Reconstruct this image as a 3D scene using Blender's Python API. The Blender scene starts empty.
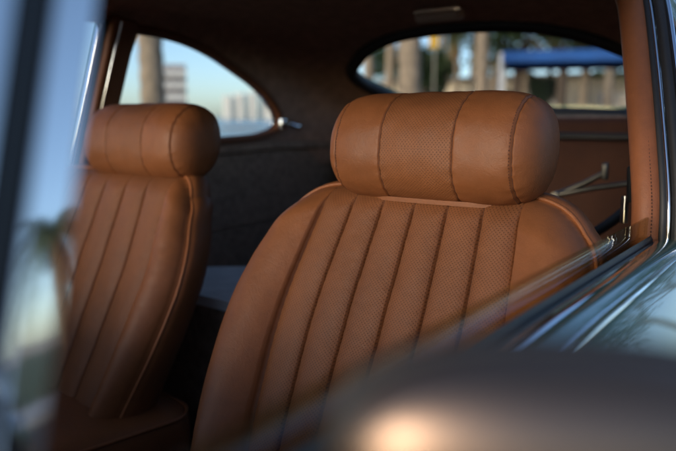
import bpy, bmesh, math, random
from mathutils import Vector, Matrix, noise
R = math.radians
PI = math.pi
S = bpy.context.scene
COL = S.collection
rng = random.Random(7)

# ------------------------------------------------------------------ materials
def new_mat(name):
    m = bpy.data.materials.new(name)
    m.use_nodes = True
    nt = m.node_tree
    return m, nt, nt.nodes.get('Principled BSDF'), nt.nodes.get('Material Output')

def node(nt, kind, **kw):
    n = nt.nodes.new(kind)
    for k, v in kw.items():
        if k in n.inputs.keys():
            n.inputs[k].default_value = v
        else:
            setattr(n, k, v)
    return n

def mth(nt, op, a, b=None, c=None):
    n = nt.nodes.new('ShaderNodeMath')
    n.operation = op
    for i, v in enumerate((a, b, c)):
        if v is None:
            continue
        if isinstance(v, (int, float)):
            n.inputs[i].default_value = v
        else:
            nt.links.new(v, n.inputs[i])
    return n.outputs[0]

def mixcol(nt, fac, a, b):
    n = nt.nodes.new('ShaderNodeMix')
    n.data_type = 'RGBA'
    for idx, v in ((0, fac), (6, a), (7, b)):
        if isinstance(v, (int, float)):
            n.inputs[idx].default_value = v
        elif isinstance(v, tuple):
            n.inputs[idx].default_value = (*v, 1)
        else:
            nt.links.new(v, n.inputs[idx])
    return n.outputs[2]

def ramp(nt, src, lo, hi):
    n = nt.nodes.new('ShaderNodeMapRange')
    n.inputs[1].default_value = lo
    n.inputs[2].default_value = hi
    nt.links.new(src, n.inputs[0])
    return n.outputs[0]

def basic(name, base, rough=.6, metal=0., vary=.12, scale=30., bump=0., bscale=200., coat=0., spec=.5):
    m, nt, b, out = new_mat(name)
    tc = node(nt, 'ShaderNodeTexCoord')
    nz = node(nt, 'ShaderNodeTexNoise', Scale=scale, Detail=5.)
    nt.links.new(tc.outputs['Object'], nz.inputs['Vector'])
    lo = tuple(c * (1 - vary) for c in base)
    hi = tuple(min(1, c * (1 + vary)) for c in base)
    nt.links.new(mixcol(nt, ramp(nt, nz.outputs['Fac'], .3, .7), lo, hi), b.inputs['Base Color'])
    rr = mth(nt, 'MULTIPLY_ADD', nz.outputs['Fac'], .16 * rough, rough * .92)
    nt.links.new(rr, b.inputs['Roughness'])
    b.inputs['Metallic'].default_value = metal
    b.inputs['Coat Weight'].default_value = coat
    b.inputs['Coat Roughness'].default_value = .03
    b.inputs['Specular IOR Level'].default_value = spec
    if bump:
        n2 = node(nt, 'ShaderNodeTexNoise', Scale=bscale, Detail=4.)
        nt.links.new(tc.outputs['Object'], n2.inputs['Vector'])
        bp = node(nt, 'ShaderNodeBump', Strength=bump, Distance=.002)
        nt.links.new(n2.outputs['Fac'], bp.inputs['Height'])
        nt.links.new(bp.outputs['Normal'], b.inputs['Normal'])
    return m

def leather(name, base, perf=False, rough=.47, spacing=.0047):
    m, nt, b, out = new_mat(name)
    tc = node(nt, 'ShaderNodeTexCoord')
    big = node(nt, 'ShaderNodeTexNoise', Scale=9., Detail=4.)
    grain = node(nt, 'ShaderNodeTexVoronoi', Scale=620.)
    cr = node(nt, 'ShaderNodeTexNoise', Scale=70., Detail=6., Roughness=.65)
    for n in (big, grain, cr):
        nt.links.new(tc.outputs['Object'], n.inputs['Vector'])
    lo = tuple(c * .78 for c in base)
    hi = tuple(c * 1.16 for c in base)
    f = mth(nt, 'ADD', mth(nt, 'MULTIPLY', big.outputs['Fac'], .65), mth(nt, 'MULTIPLY', cr.outputs['Fac'], .35))
    col = mixcol(nt, ramp(nt, f, .32, .68), lo, hi)
    nt.links.new(mth(nt, 'MULTIPLY_ADD', cr.outputs['Fac'], .18, rough - .05), b.inputs['Roughness'])
    b.inputs['Specular IOR Level'].default_value = .34
    wri = node(nt, 'ShaderNodeTexNoise', Scale=26., Detail=5., Distortion=1.6)
    nt.links.new(tc.outputs['Object'], wri.inputs['Vector'])
    ridge = mth(nt, 'ABSOLUTE', mth(nt, 'SUBTRACT', wri.outputs['Fac'], .5))
    h = mth(nt, 'ADD', mth(nt, 'MULTIPLY', grain.outputs['Distance'], .45), mth(nt, 'MULTIPLY', cr.outputs['Fac'], 1.1))
    h = mth(nt, 'ADD', h, mth(nt, 'MULTIPLY', mth(nt, 'MINIMUM', ridge, .07), 3.5))
    if perf:
        sx = node(nt, 'ShaderNodeSeparateXYZ')
        nt.links.new(tc.outputs['UV'], sx.inputs[0])
        def cell(du):
            u = mth(nt, 'FRACT', mth(nt, 'ADD', mth(nt, 'DIVIDE', sx.outputs[0], spacing), 10.5 + du))
            v = mth(nt, 'FRACT', mth(nt, 'ADD', mth(nt, 'DIVIDE', sx.outputs[1], spacing), 10.5 + du))
            u = mth(nt, 'SUBTRACT', u, .5)
            v = mth(nt, 'SUBTRACT', v, .5)
            return mth(nt, 'SQRT', mth(nt, 'ADD', mth(nt, 'MULTIPLY', u, u), mth(nt, 'MULTIPLY', v, v)))
        d = mth(nt, 'MINIMUM', cell(0.), cell(.5))
        hole = nt.nodes.new('ShaderNodeMapRange')
        hole.interpolation_type = 'SMOOTHSTEP'
        hole.inputs[1].default_value = .11
        hole.inputs[2].default_value = .225
        hole.inputs[3].default_value = 1.
        hole.inputs[4].default_value = 0.
        nt.links.new(d, hole.inputs[0])
        col = mixcol(nt, mth(nt, 'MULTIPLY', hole.outputs[0], .55), col, tuple(c * .2 for c in base))
        h = mth(nt, 'SUBTRACT', h, mth(nt, 'MULTIPLY', hole.outputs[0], 1.6))
    nt.links.new(col, b.inputs['Base Color'])
    bp = node(nt, 'ShaderNodeBump', Strength=.28, Distance=.0012)
    nt.links.new(h, bp.inputs['Height'])
    nt.links.new(bp.outputs['Normal'], b.inputs['Normal'])
    return m

def glass(name, tint=(.93, .95, .95), boost=1.0):
    m, nt, b, out = new_mat(name)
    nt.nodes.remove(b)
    tr = node(nt, 'ShaderNodeBsdfTransparent', Color=(*tint, 1))
    gl = node(nt, 'ShaderNodeBsdfGlossy', Roughness=.0)
    geo = node(nt, 'ShaderNodeNewGeometry')
    dt = nt.nodes.new('ShaderNodeVectorMath'); dt.operation = 'DOT_PRODUCT'
    nt.links.new(geo.outputs['Incoming'], dt.inputs[0]); nt.links.new(geo.outputs['Normal'], dt.inputs[1])
    c1 = mth(nt, 'SUBTRACT', 1., mth(nt, 'ABSOLUTE', dt.outputs['Value']))
    fr = mth(nt, 'MULTIPLY_ADD', mth(nt, 'POWER', c1, 5.), .96, .04)      # Schlick
    mx = node(nt, 'ShaderNodeMixShader')
    nt.links.new(mth(nt, 'MULTIPLY', fr, boost), mx.inputs[0])
    nt.links.new(tr.outputs[0], mx.inputs[1])
    nt.links.new(gl.outputs[0], mx.inputs[2])
    nt.links.new(mx.outputs[0], out.inputs['Surface'])
    return m

TAN = (.208, .071, .0235)
M = {}
M['leather'] = leather('tan_leather', TAN)
M['perf'] = leather('perforated_leather', (.196, .069, .0235), perf=True, rough=.52)
M['piping'] = leather('piping_leather', (.26, .09, .031), rough=.4)
M['thread_and_shade'] = basic('thread_and_shade', (.075, .026, .012), .8)  # stitches, and the painted shade inside the seam crevices
M['trim_leather'] = leather('brown_trim_leather', (.075, .027, .012), rough=.75)
M['pad_leather'] = leather('pillar_pad_leather', (.24, .08, .03), rough=.5)
M['headliner'] = basic('headliner_cloth', (.40, .235, .165), .9, vary=.2, scale=40, bump=.3, bscale=500)
M['carpet'] = basic('dark_carpet', (.32, .215, .15), .95, vary=.3, scale=60, bump=.6, bscale=700)
M['vinyl_grey'] = basic('grey_vinyl', (.80, .80, .78), .55, scale=20, bump=.15)
M['black'] = basic('black_rubber', (.012, .012, .013), .55, bump=.1)
M['chrome'] = basic('chrome', (.78, .80, .82), .07, metal=1., vary=.03, scale=12)
M['polished'] = basic('polished_steel', (.74, .80, .88), .05, metal=1., vary=.03, scale=25)
M['bar_metal'] = basic('bright_metal', (.74, .72, .69), .045, metal=1., vary=.02, scale=12)
M['frame_leather'] = leather('frame_leather', (.20, .072, .030))
M['mirror_chrome'] = basic('mirror_painted_reflection', (.20, .14, .105), .36, metal=.95, vary=.04, scale=14)  # chrome; the brown base paints in the dark reflection on it
M['steel'] = basic('satin_steel', (.26, .235, .19), .42, metal=.85, vary=.1, scale=60)
M['paint'] = basic('dark_green_paint', (.030, .125, .090), .25, metal=.2, vary=.08, scale=4, coat=1.)
M['lamp_chrome'] = basic('lamp_chrome', (.70, .58, .46), .22, metal=1., vary=.03)
M['lens'] = basic('lamp_lens', (.75, .60, .46), .4, vary=.05)
M['glass'] = glass('clear_glass')
M['glass_door'] = glass('door_glass', (.82, .78, .62), .7)
M['mirror_glass'] = basic('mirror_silver', (.85, .86, .87), .01, metal=1., vary=.01)

# ------------------------------------------------------------------ helpers
def link(o, parent=None):
    COL.objects.link(o)
    if parent is not None:
        o.parent = parent
    return o

def mesh(name, verts, faces, mat=None, parent=None, smooth=True, mats=None, idx=None, fix=False):
    me = bpy.data.meshes.new(name)
    me.from_pydata([tuple(v) for v in verts], [], faces)
    for mm in (mats or ([mat] if mat else [])):
        me.materials.append(mm)
    if idx:
        me.polygons.foreach_set('material_index', idx)
    if smooth:
        me.polygons.foreach_set('use_smooth', [True] * len(me.polygons))
    if fix:
        bm = bmesh.new(); bm.from_mesh(me)
        bmesh.ops.recalc_face_normals(bm, faces=bm.faces)
        bm.to_mesh(me); bm.free()
    me.update()
    return link(bpy.data.objects.new(name, me), parent)

def empty(name, loc=(0, 0, 0), parent=None):
    o = bpy.data.objects.new(name, None)
    o.empty_display_size = .1
    o.location = loc
    return link(o, parent)

def tag(o, label=None, cat=None, group=None, kind=None):
    if label: o['label'] = label
    if cat: o['category'] = cat
    if group: o['group'] = group
    if kind: o['kind'] = kind
    return o

def auto_smooth(o, ang=40):
    bm = bmesh.new(); bm.from_mesh(o.data)
    for e in bm.edges:
        if len(e.link_faces) == 2 and e.calc_face_angle(0) > R(ang):
            e.smooth = False
    bm.to_mesh(o.data); bm.free()
    return o

def catmull(pts, n=8, closed=True):
    P = [Vector(p) for p in pts]
    out = []
    L = len(P)
    rngi = range(L) if closed else range(L - 1)
    for i in rngi:
        if closed:
            a, b, c, d = P[(i - 1) % L], P[i], P[(i + 1) % L], P[(i + 2) % L]
        else:
            a, b, c, d = P[max(i - 1, 0)], P[i], P[i + 1], P[min(i + 2, L - 1)]
        for k in range(n):
            t = k / n
            out.append(.5 * ((2 * b) + (c - a) * t + (2 * a - 5 * b + 4 * c - d) * t * t + (3 * b - a - 3 * c + d) * t ** 3))
    if not closed:
        out.append(P[-1])
    return out

class MB:
    """collects shapes for ONE mesh"""
    def __init__(s):
        s.v, s.f, s.i = [], [], []
    def add(s, vs, fs, mi=0):
        o = len(s.v)
        s.v += [Vector(v) for v in vs]
        s.f += [tuple(a + o for a in f) for f in fs]
        s.i += [mi] * len(fs)
    def tube(s, path, rad, n=10, closed=False, mi=0, flat=1., up=None):
        P = [Vector(p) for p in path]
        L = len(P)
        rings = []
        ref = Vector(up) if up else Vector((0, 0, 1))
        for i, p in enumerate(P):
            a = P[(i - 1) % L] if closed or i > 0 else p
            b = P[(i + 1) % L] if closed or i < L - 1 else p
            t = (b - a).normalized()
            if abs(t.dot(ref)) > .97 and not up:
                rf = Vector((1, 0, 0))
            else:
                rf = ref
            u = t.cross(rf).normalized()
            w = u.cross(t).normalized()
            r = rad(i / (L - 1)) if callable(rad) else rad
            rings.append([p + u * (r * math.cos(2 * PI * k / n)) + w * (r * flat * math.sin(2 * PI * k / n)) for k in range(n)])
        vs = [v for r_ in rings for v in r_]
        fs = []
        for i in range(L if closed else L - 1):
            j = (i + 1) % L
            for k in range(n):
                fs.append((i * n + k, i * n + (k + 1) % n, j * n + (k + 1) % n, j * n + k))
        if not closed:
            fs.append(tuple(reversed(range(n))))
            fs.append(tuple((L - 1) * n + k for k in range(n)))
        s.add(vs, fs, mi)
    def box(s, c, d, rot=None, mi=0, bev=0.):
        bm = bmesh.new()
        bmesh.ops.create_cube(bm, size=1)
        bmesh.ops.scale(bm, vec=Vector(d), verts=bm.verts)
        if bev:
            bmesh.ops.bevel(bm, geom=bm.edges[:] , offset=bev, segments=3, affect='EDGES', profile=.5)
        mat = Matrix.Translation(Vector(c)) @ (rot.to_4x4() if rot else Matrix.Identity(4))
        bmesh.ops.transform(bm, matrix=mat, verts=bm.verts)
        bm.verts.index_update()
        s.add([v.co.copy() for v in bm.verts], [tuple(v.index for v in f.verts) for f in bm.faces], mi)
        bm.free()
    def extrude(s, prof, path, caps=True, mi=0):
        """prof: closed list of offsets as functions of path points -> list of 3D rings"""
        n = len(prof)
        vs = []
        for p in path:
            for (a, b) in prof:
                vs.append(Vector(p) + Vector((0, a, b)))
        fs = []
        for i in range(len(path) - 1):
            for k in range(n):
                fs.append((i * n + k, i * n + (k + 1) % n, (i + 1) * n + (k + 1) % n, (i + 1) * n + k))
        if caps:
            fs.append(tuple(reversed(range(n))))
            fs.append(tuple((len(path) - 1) * n + k for k in range(n)))
        s.add(vs, fs, mi)
    def prism(s, poly, vec, mi=0):
        n = len(poly)
        vec = Vector(vec)
        vs = [Vector(p) for p in poly] + [Vector(p) + vec for p in poly]
        fs = [tuple(range(n)), tuple(reversed(range(n, 2 * n)))]
        fs += [(k, n + k, n + (k + 1) % n, (k + 1) % n) for k in range(n)]
        s.add(vs, fs, mi)
    def build(s, name, mat=None, parent=None, smooth=True, mats=None, ang=40):
        o = mesh(name, s.v, s.f, mat, parent, smooth, mats, s.i if mats else None, fix=True)
        if smooth:
            auto_smooth(o, ang)
        return o

def interp(tab, x):
    tab = sorted(tab)
    if x <= tab[0][0]: return tab[0][1]
    if x >= tab[-1][0]: return tab[-1][1]
    for i in range(len(tab) - 1):
        x0, y0 = tab[i]; x1, y1 = tab[i + 1]
        if x0 <= x <= x1:
            h = x1 - x0
            m0 = (y1 - tab[i - 1][1]) / (x1 - tab[i - 1][0]) if i > 0 else (y1 - y0) / h
            m1 = (tab[i + 2][1] - y0) / (tab[i + 2][0] - x0) if i + 2 < len(tab) else (y1 - y0) / h
            t = (x - x0) / h
            return (2*t**3-3*t*t+1)*y0 + (t**3-2*t*t+t)*h*m0 + (-2*t**3+3*t*t)*y1 + (t**3-t*t)*h*m1

def cut(o, cutters):
    for c in cutters:
        md = o.modifiers.new('b', 'BOOLEAN')
        md.operation = 'DIFFERENCE'; md.object = c; md.solver = 'EXACT'
    dg = bpy.context.evaluated_depsgraph_get()
    me = bpy.data.meshes.new_from_object(o.evaluated_get(dg))
    o.modifiers.clear()
    old = o.data; o.data = me; me.name = old.name
    bpy.data.meshes.remove(old)
    auto_smooth(o, 35)

# ------------------------------------------------------------------ the car: +X is the nose, +Y the side towards the camera
car = empty('car')
tag(car, 'dark green classic coupe with tan interior, side window lowered, chrome trim', 'car')

ZR = [(.55,1.222),(.4,1.25),(.2,1.275),(-.1,1.292),(-.45,1.286),(-.65,1.272),(-.75,1.250),(-.85,1.2056),(-1.05,1.117),(-1.25,1.028),(-1.4,.962)]
ZB = [(.55,1.185),(.3,1.228),(0,1.241),(-.25,1.239),(-.5,1.216),(-.75,1.15),(-.9,1.09),(-1.05,1.03),(-1.25,.96),(-1.4,.92)]
def side_y(z, x=0):
    ys = .60 if x > -.85 else .60 - .12 * (-.85 - x) / .5
    return ys - .28 * (z - .9)
def section(x, off):
    zr, zb = interp(ZR, x), interp(ZB, x)
    pts = []
    for k in range(11):
        z = .882 + (zb - .882) * k / 10
        pts.append(Vector((side_y(z, x), z)))
    b = pts[-1]
    rise = max(.02, (zr - zb))
    p1 = b + Vector((-.28, 1)).normalized() * rise * .75
    p2 = Vector((b.x * .66, zr - .003))
    p3 = Vector((0, zr))
    for k in range(1, 15):
        t = k / 14
        pts.append((1-t)**3*b + 3*(1-t)**2*t*p1 + 3*(1-t)*t*t*p2 + t**3*p3)
    full = pts + [Vector((-p.x, p.y)) for p in reversed(pts[:-1])]
    out = []
    for i, p in enumerate(full):
        a = full[max(i-1, 0)]; c = full[min(i+1, len(full)-1)]
        t = (c - a).normalized()
        out.append(p + Vector((t.y, -t.x)) * off)
    return out
XS = [.55 - 1.9 * k / 64 for k in range(65)]
def shell(name, o0, o1, mat):
    A = [section(x, o0) for x in XS]; B = [section(x, o1) for x in XS]
    n, m = len(A[0]), len(XS)
    vs = [Vector((x, p.x, p.y)) for x, s_ in zip(XS, A) for p in s_] + [Vector((x, p.x, p.y)) for x, s_ in zip(XS, B) for p in s_]
    N = n * m
    fs = []
    for i in range(m - 1):
        for k in range(n - 1):
            q = (i*n+k, i*n+k+1, (i+1)*n+k+1, (i+1)*n+k)
            fs.append(q); fs.append(tuple(N + a for a in reversed(q)))
        for k in (0, n - 1):
            a, b = i*n+k, (i+1)*n+k
            fs.append((a, b, N+b, N+a))
    for k in range(n - 1):
        for i in (0, m - 1):
            a, b = i*n+k, i*n+k+1
            fs.append((a, b, N+b, N+a))
    return mesh(name, vs, fs, mat, car, fix=True)

QUARTER = [(-.191,1.226),(-.264,1.224),(-.358,1.211),(-.447,1.188),(-.547,1.151),(-.627,1.118),(-.698,1.076),(-.744,1.032),(-.738,.998),(-.683,.979),(-.593,.972),(-.40,.967),(-.134,.962),(-.158,1.09)]
DOORWIN = [(-.107,1.232),(-.066,.905),(.30,.905),(.955,.905),(.77,1.04),(.545,1.188),(.3,1.222),(.1,1.233)]
REAR = [(-.748,0),(-.751,.10),(-.768,.20),(-.808,.30),(-.848,.36),(-.892,.406),(-.96,.408),(-1.0,.395),(-1.084,.36),(-1.17,.335),(-1.212,.29),(-1.216,.15)]
REAR = REAR + [(x, -y) for x, y in reversed(REAR) if y > 0]
def smooth_poly(pts, corners=(), n=6):
    """catmull through pts, sharp at the listed corner indices"""
    L = len(pts); out = []
    if not corners:
        return [tuple(v) for v in catmull([(p[0], p[1], 0) for p in pts], n)]
    cs = sorted(corners)
    for a, b in zip(cs, cs[1:] + [cs[0] + L]):
        seg = [pts[i % L] for i in range(a, b + 1)]
        out += [tuple(v) for v in catmull([(p[0], p[1], 0) for p in seg], n, False)[:-1]]
    return out
q_poly = smooth_poly(QUARTER, (0, 12))
NEAR_Q = [(-.275,1.221),(-.31,1.219)] + QUARTER[2:12] + [(-.21,.962),(-.238,1.09)]
qn_poly = smooth_poly(NEAR_Q, (0, 12))
d_poly = smooth_poly(DOORWIN, (0, 1, 3, 5), 5)
d_near = smooth_poly([(-.275,1.220),(-.150,.85),(.30,.85),(.955,.85)] + DOORWIN[4:], (0, 1, 3, 5), 5)
r_poly = smooth_poly(REAR, (), 5)

cutters = []
for sy in (-1, 1):
    for poly in ((q_poly, d_poly) if sy < 0 else (qn_poly, d_near)):
        mb = MB(); mb.prism([(p[0], sy * .38, p[1]) for p in poly], (0, sy * .4, 0)); cutters.append(mb.build('cutter'))
mb = MB(); mb.prism([(p[0], p[1], .98 ) for p in r_poly], (0, 0, .5)); cutters.append(mb.build('cutter'))
headliner = shell('headliner', 0, .018, M['headliner'])
roof = shell('roof', .020, .027, M['paint'])
for o in (headliner, roof):
    cut(o, cutters)
for c in cutters:
    me = c.data; bpy.data.objects.remove(c); bpy.data.meshes.remove(me)

def on_side(p, sy, off=0.):
    return Vector((p[0], sy * (side_y(p[1], p[0]) + off), p[1]))
def shell_z(x, y, off):
    s_ = section(x, off)
    best = None
    for a, b in zip(s_[10:], s_[11:]):
        if (a.x - y) * (b.x - y) <= 0 and a.x != b.x:
            t = (y - a.x) / (b.x - a.x)
            z = a.y + (b.y - a.y) * t
            best = z if best is None else max(best, z)
    return best if best is not None else s_[24].y

# rear quarter windows
for sy in (-1, 1):
    w = empty('quarter_window', parent=car)
    qp = q_poly if sy < 0 else qn_poly
    mb = MB(); mb.tube([on_side(p, sy, -.001) for p in qp], .011, 10, True); mb.build('frame', M['frame_leather'], w)
    cen = Vector((sum(p[0] for p in qp)/len(qp), sum(p[1] for p in qp)/len(qp)))
    inner = [((Vector(p[:2]) - cen) * .965 + cen) for p in qp]
    mb = MB(); mb.tube([on_side(p, sy, .010) for p in inner], .006, 8, True); mb.build('seal', M['black'], w)
    mb = MB(); mb.tube([on_side(p, sy, .024) for p in qp], .006, 8, True); mb.build('chrome_bead', M['chrome'], w)
    mb = MB(); mb.prism([on_side(p, sy, .010) for p in qp], (0, sy * .004, 0)); mb.build('glass', M['glass'], w, smooth=False)
    # latch at the rear end
    mb = MB()
    c = on_side((-.752, 1.012), sy, -.014)
    mb.box(c, (.030, .012, .034), bev=.004)
    mb.tube([c + Vector((.012, -sy*.004, .006)), c + Vector((-.006, -sy*.022, .0)), c + Vector((-.032, -sy*.026, -.008))], .0075, 10)
    mb.box(c + Vector((-.036, -sy*.026, -.008)), (.020, .014, .016), bev=.004)
    mb.build('latch', M['chrome'], w)

# pillars between door window and quarter window
def strip(mb, p0, p1, wx, wy, sy, off, bev=.003, mi=0):
    a, b = on_side(p0, sy, off), on_side(p1, sy, off)
    d = b - a
    L = d.length
    z = d.normalized()
    x = Vector((1, 0, 0)); x = (x - z * x.dot(z)).normalized()
    y = z.cross(x)
    rot = Matrix((x, y, z)).transposed()
    mb.box((a + b) / 2, (wx, wy, L), rot, mi, bev)
for sy in (-1, 1):
    pil = empty('door_pillar', parent=car)
    mb = MB()
    if sy < 0:
        strip(mb, (-.105, .88), (-.152, 1.245), .066, .03, sy, -.012, .008); mb.build('padded_trim', M['frame_leather'], pil)
        mb = MB(); strip(mb, (-.066, .90), (-.106, 1.232), .012, .016, sy, .004, .003); strip(mb, (-.092, .90), (-.134, 1.235), .006, .010, sy, -.028, .002); mb.build('chrome_strip', M['chrome'], pil)
        mb = MB(); strip(mb, (-.077, .90), (-.118, 1.235), .009, .014, sy, -.004, .002); mb.build('seal', M['black'], pil)
    else:
        # padded leather roll bent along the pillar, then seal, chrome rail, seal, outer chrome
        path = catmull([(-.112, .600, .85), (-.118, .598, .92), (-.150, .582, 1.0), (-.205, .556, 1.10), (-.265, .528, 1.19), (-.284, .514, 1.214)], 6, False)
        mb = MB(); mb.tube([p + Vector((0, -.0035, 0)) for p in path], .0155, 16, False, flat=1.2, up=(0, 1, 0)); mb.build('padded_trim', M['pad_leather'], pil)
        mb = MB()
        sp = [p + Vector((.0150, .0055, 0)) for p in path]
        for i in range(0, 90):
            t = i / 90 * (len(sp) - 1); k = int(t); q = sp[k].lerp(sp[min(k+1, len(sp)-1)], t - k)
            d = (sp[min(k+1, len(sp)-1)] - sp[k]).normalized()
            mb.tube([q - d * .0013, q + d * .0013], .0007, 5)
        mb.build('stitching', M['thread_and_shade'], pil)
        def rail(name, m, off_y, rad, fl, dx=0.):
            mb = MB(); mb.tube([p + Vector((dx, off_y, 0)) for p in path], rad, 10, False, flat=fl, up=(0, 1, 0)); mb.build(name, m, pil)
        rail('seal', M['black'], .0165, .0065, 1., .002)
        rail('chrome_strip', M['chrome'], .0235, .0026, 1., .006)
        rail('seal', M['black'], .0335, .0090, .9, .001)
        rail('chrome_strip', M['polished'], .0455, .0042, .9, .004)

# rear window
rw = empty('rear_window', parent=car)
rp = [Vector((p[0], p[1], shell_z(p[0], p[1], .004))) for p in r_poly]
mb = MB(); mb.tube([p - Vector((0, 0, .004)) for p in rp], .019, 12, True); mb.build('seal', M['black'], rw)
# glass: grid filling by fan rings on the slope
cen = Vector((-1.0, 0, 0)); gv, gf = [], []
rings = 8; n = len(r_poly)
for r_ in range(rings + 1):
    for p in r_poly:
        q = cen.lerp(Vector((p[0], p[1], 0)), (r_ + .02) / (rings + .02))
        gv.append(Vector((q.x, q.y, shell_z(q.x, q.y, .008))))
for r_ in range(rings):
    for k in range(n):
        gf.append((r_*n+k, r_*n+(k+1) % n, (r_+1)*n+(k+1) % n, (r_+1)*n+k))
gf.append(tuple(range(n)))
mesh('glass', gv, gf, M['glass'], rw, fix=True)

# interior lamp above the rear window
lamp = empty('interior_lamp', parent=car)
rt = Matrix.Rotation(R(10), 3, 'Y')
mb = MB(); mb.box((-.600, .030, 1.271), (.014, .118, .017), bev=.003); mb.build('bezel', M['lamp_chrome'], lamp)
mb = MB(); mb.box((-.612, .030, 1.258), (.044, .110, .026), rt, bev=.010); mb.build('lens', M['lens'], lamp)

# windscreen
ws = empty('windscreen', parent=car)
wp = []
for k in range(17):
    y = -1 + 2 * k / 16
    top = Vector((.56 - .03 * y * y, y * .49, 1.222 - .035 * y * y)); bot = Vector((1.10 - .11 * y * y, y * .60, .905 - .01 * y * y))
    wp.append((top, bot))
vs, fs = [], []
for j in range(7):
    for t, b in wp:
        vs.append(t.lerp(b, j / 6) + Vector((.02 * math.sin(PI * j / 6), 0, .012 * math.sin(PI * j / 6))))
for j in range(6):
    for k in range(16):
        fs.append((j*17+k, j*17+k+1, (j+1)*17+k+1, (j+1)*17+k))
mesh('glass', vs, fs, M['glass'], ws, fix=True)
ring = [vs[k] for k in range(17)] + [vs[j*17+16] for j in range(1, 7)] + [vs[6*17+k] for k in range(15, -1, -1)] + [vs[j*17] for j in range(5, 0, -1)]
mb = MB(); mb.tube(ring, .014, 8, True); mb.build('frame', M['paint'], ws)

# lower body: shoulders, sides, bonnet, tail
SIDE = [(.6442,.8692),(.6530,.8610),(.6660,.8450),(.688,.815),(.714,.776),(.742,.725),(.765,.66),(.775,.56),(.772,.45),(.765,.33),(.735,.235),(.69,.19)]
TOPEDGE = [(.617,.8778),(.630,.8767)]
def wid(x): return interp([(-2.2,.70),(-1.9,.84),(-1.4,.97),(-.9,1.0),(.9,1.0),(1.3,.97),(1.7,.88),(2.0,.74)], x)
def drop(x): return interp([(-2.2,.22),(-1.8,.06),(-1.3,.0),(.85,.0),(1.2,-.01),(1.7,.05),(2.0,.16)], x)
def side_loft(x0, x1, n, sy, prof, thick=.0):
    vs, fs = [], []
    m = len(prof)
    for i in range(n + 1):
        x = x0 + (x1 - x0) * i / n
        for (y, z) in prof:
            vs.append(Vector((x, sy * y * wid(x), .19 + (z - .19) * (1 - drop(x)))))
    for i in range(n):
        for k in range(m - 1):
            fs.append((i*m+k, i*m+k+1, (i+1)*m+k+1, (i+1)*m+k))
    return vs, fs
dense = [tuple(v[:2]) for v in catmull([(a, b, 0) for a, b in TOPEDGE + SIDE], 4, False)]
DOOR0, DOOR1 = -.185, .80
mb = MB()
for sy in (-1, 1):
    for (x0, x1) in ((-2.2, DOOR0 - .002), (DOOR1 + .002, 2.0)):
        v, f = side_loft(x0, x1, 30, sy, dense); mb.add(v, f)
def cross(xa, xb, n, crown):
    vs, fs = [], []
    for i in range(n + 1):
        x = xa + (xb - xa) * i / n
        for k in range(17):
            y = -1 + k / 8
            zz = .19 + (.8778 - .19) * (1 - drop(x)) + crown * (1 - y * y)
            vs.append(Vector((x, y * .617 * wid(x), zz)))
    for i in range(n):
        for k in range(16):
            fs.append((i*17+k, i*17+k+1, (i+1)*17+k+1, (i+1)*17+k))
    return vs, fs
v, f = cross(1.02, 2.0, 20, .01); mb.add(v, f)
v, f = cross(-1.38, -2.2, 20, .05); mb.add(v, f)
body = mb.build('body', M['paint'], car)

for sy in (-1, 1):
    door = empty('door', parent=car)
    v, f = side_loft(DOOR0, DOOR1, 24, sy, dense)
    m2 = MB(); m2.add(v, f); m2.build('panel', M['paint'], door)
    def lane(name, prof, mat, x0=DOOR0, x1=.755, par=door):
        q = MB(); q.extrude([(sy * a, b) for a, b in prof], [(x0 + (x1 - x0) * k / 8, 0, 0) for k in range(9)])
        return q.build(name, mat, par, ang=50)
    lane('weather_seal', [(.6035,.855),(.6035,.8825),(.6055,.8838),(.6078,.8790),(.6078,.855)], M['black'])
    lane('chrome_strip', [(.6082,.860),(.6082,.8755),(.6116,.8789),(.6213,.8799),(.6277,.8785),(.6303,.8752),(.6277,.860)], M['polished'])
    lane('trim_line', [(.6426,.8680),(.6442,.8735),(.6490,.8714),(.6517,.8661),(.6501,.8590)], M['polished'], DOOR0 + .001, .79)
    lane('trim_base', [(.6512,.8600),(.6528,.8650),(.6581,.8596),(.6570,.8530)], M['trim_leather'], DOOR0 + .001, .79)
    lane('inner_card', [(.552,.30),(.555,.815),(.570,.842),(.594,.846),(.594,.30)], M['leather'])
    if sy > 0:
        # lowered window pane: only its top edge stands above the seal
        pane = [(-.175,.905),(-.168,.9065),(.20,.9065),(.66,.9065),(.675,.900),(.675,.62),(-.175,.62)]
        q = MB(); q.prism([(x, .5985 - .0 , z) for x, z in pane], (0, .0026, 0)); q.build('window_pane', M['glass_door'], door, smooth=False)
    else:
        q = MB(); q.prism([on_side(p, sy, .012) for p in [(-.066,.905),(-.11,1.232),(.1,1.233),(.3,1.222),(.545,1.188),(.72,1.07),(.955,.905)]], (0, sy*.004, 0)); q.build('window_pane', M['glass'], door, smooth=False)

# chrome trims running on along the rear wings
for sy in (-1, 1):
    q = MB(); q.extrude([(sy*a, b) for a, b in [(.6082,.860),(.6082,.8755),(.6116,.8789),(.6213,.8799),(.6277,.8785),(.6303,.8752),(.6277,.860)]], [(-.19 - .8*k/8, 0, 0) for k in range(9)])
    q.build('wing_trim', M['polished'], car, ang=50)

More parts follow.
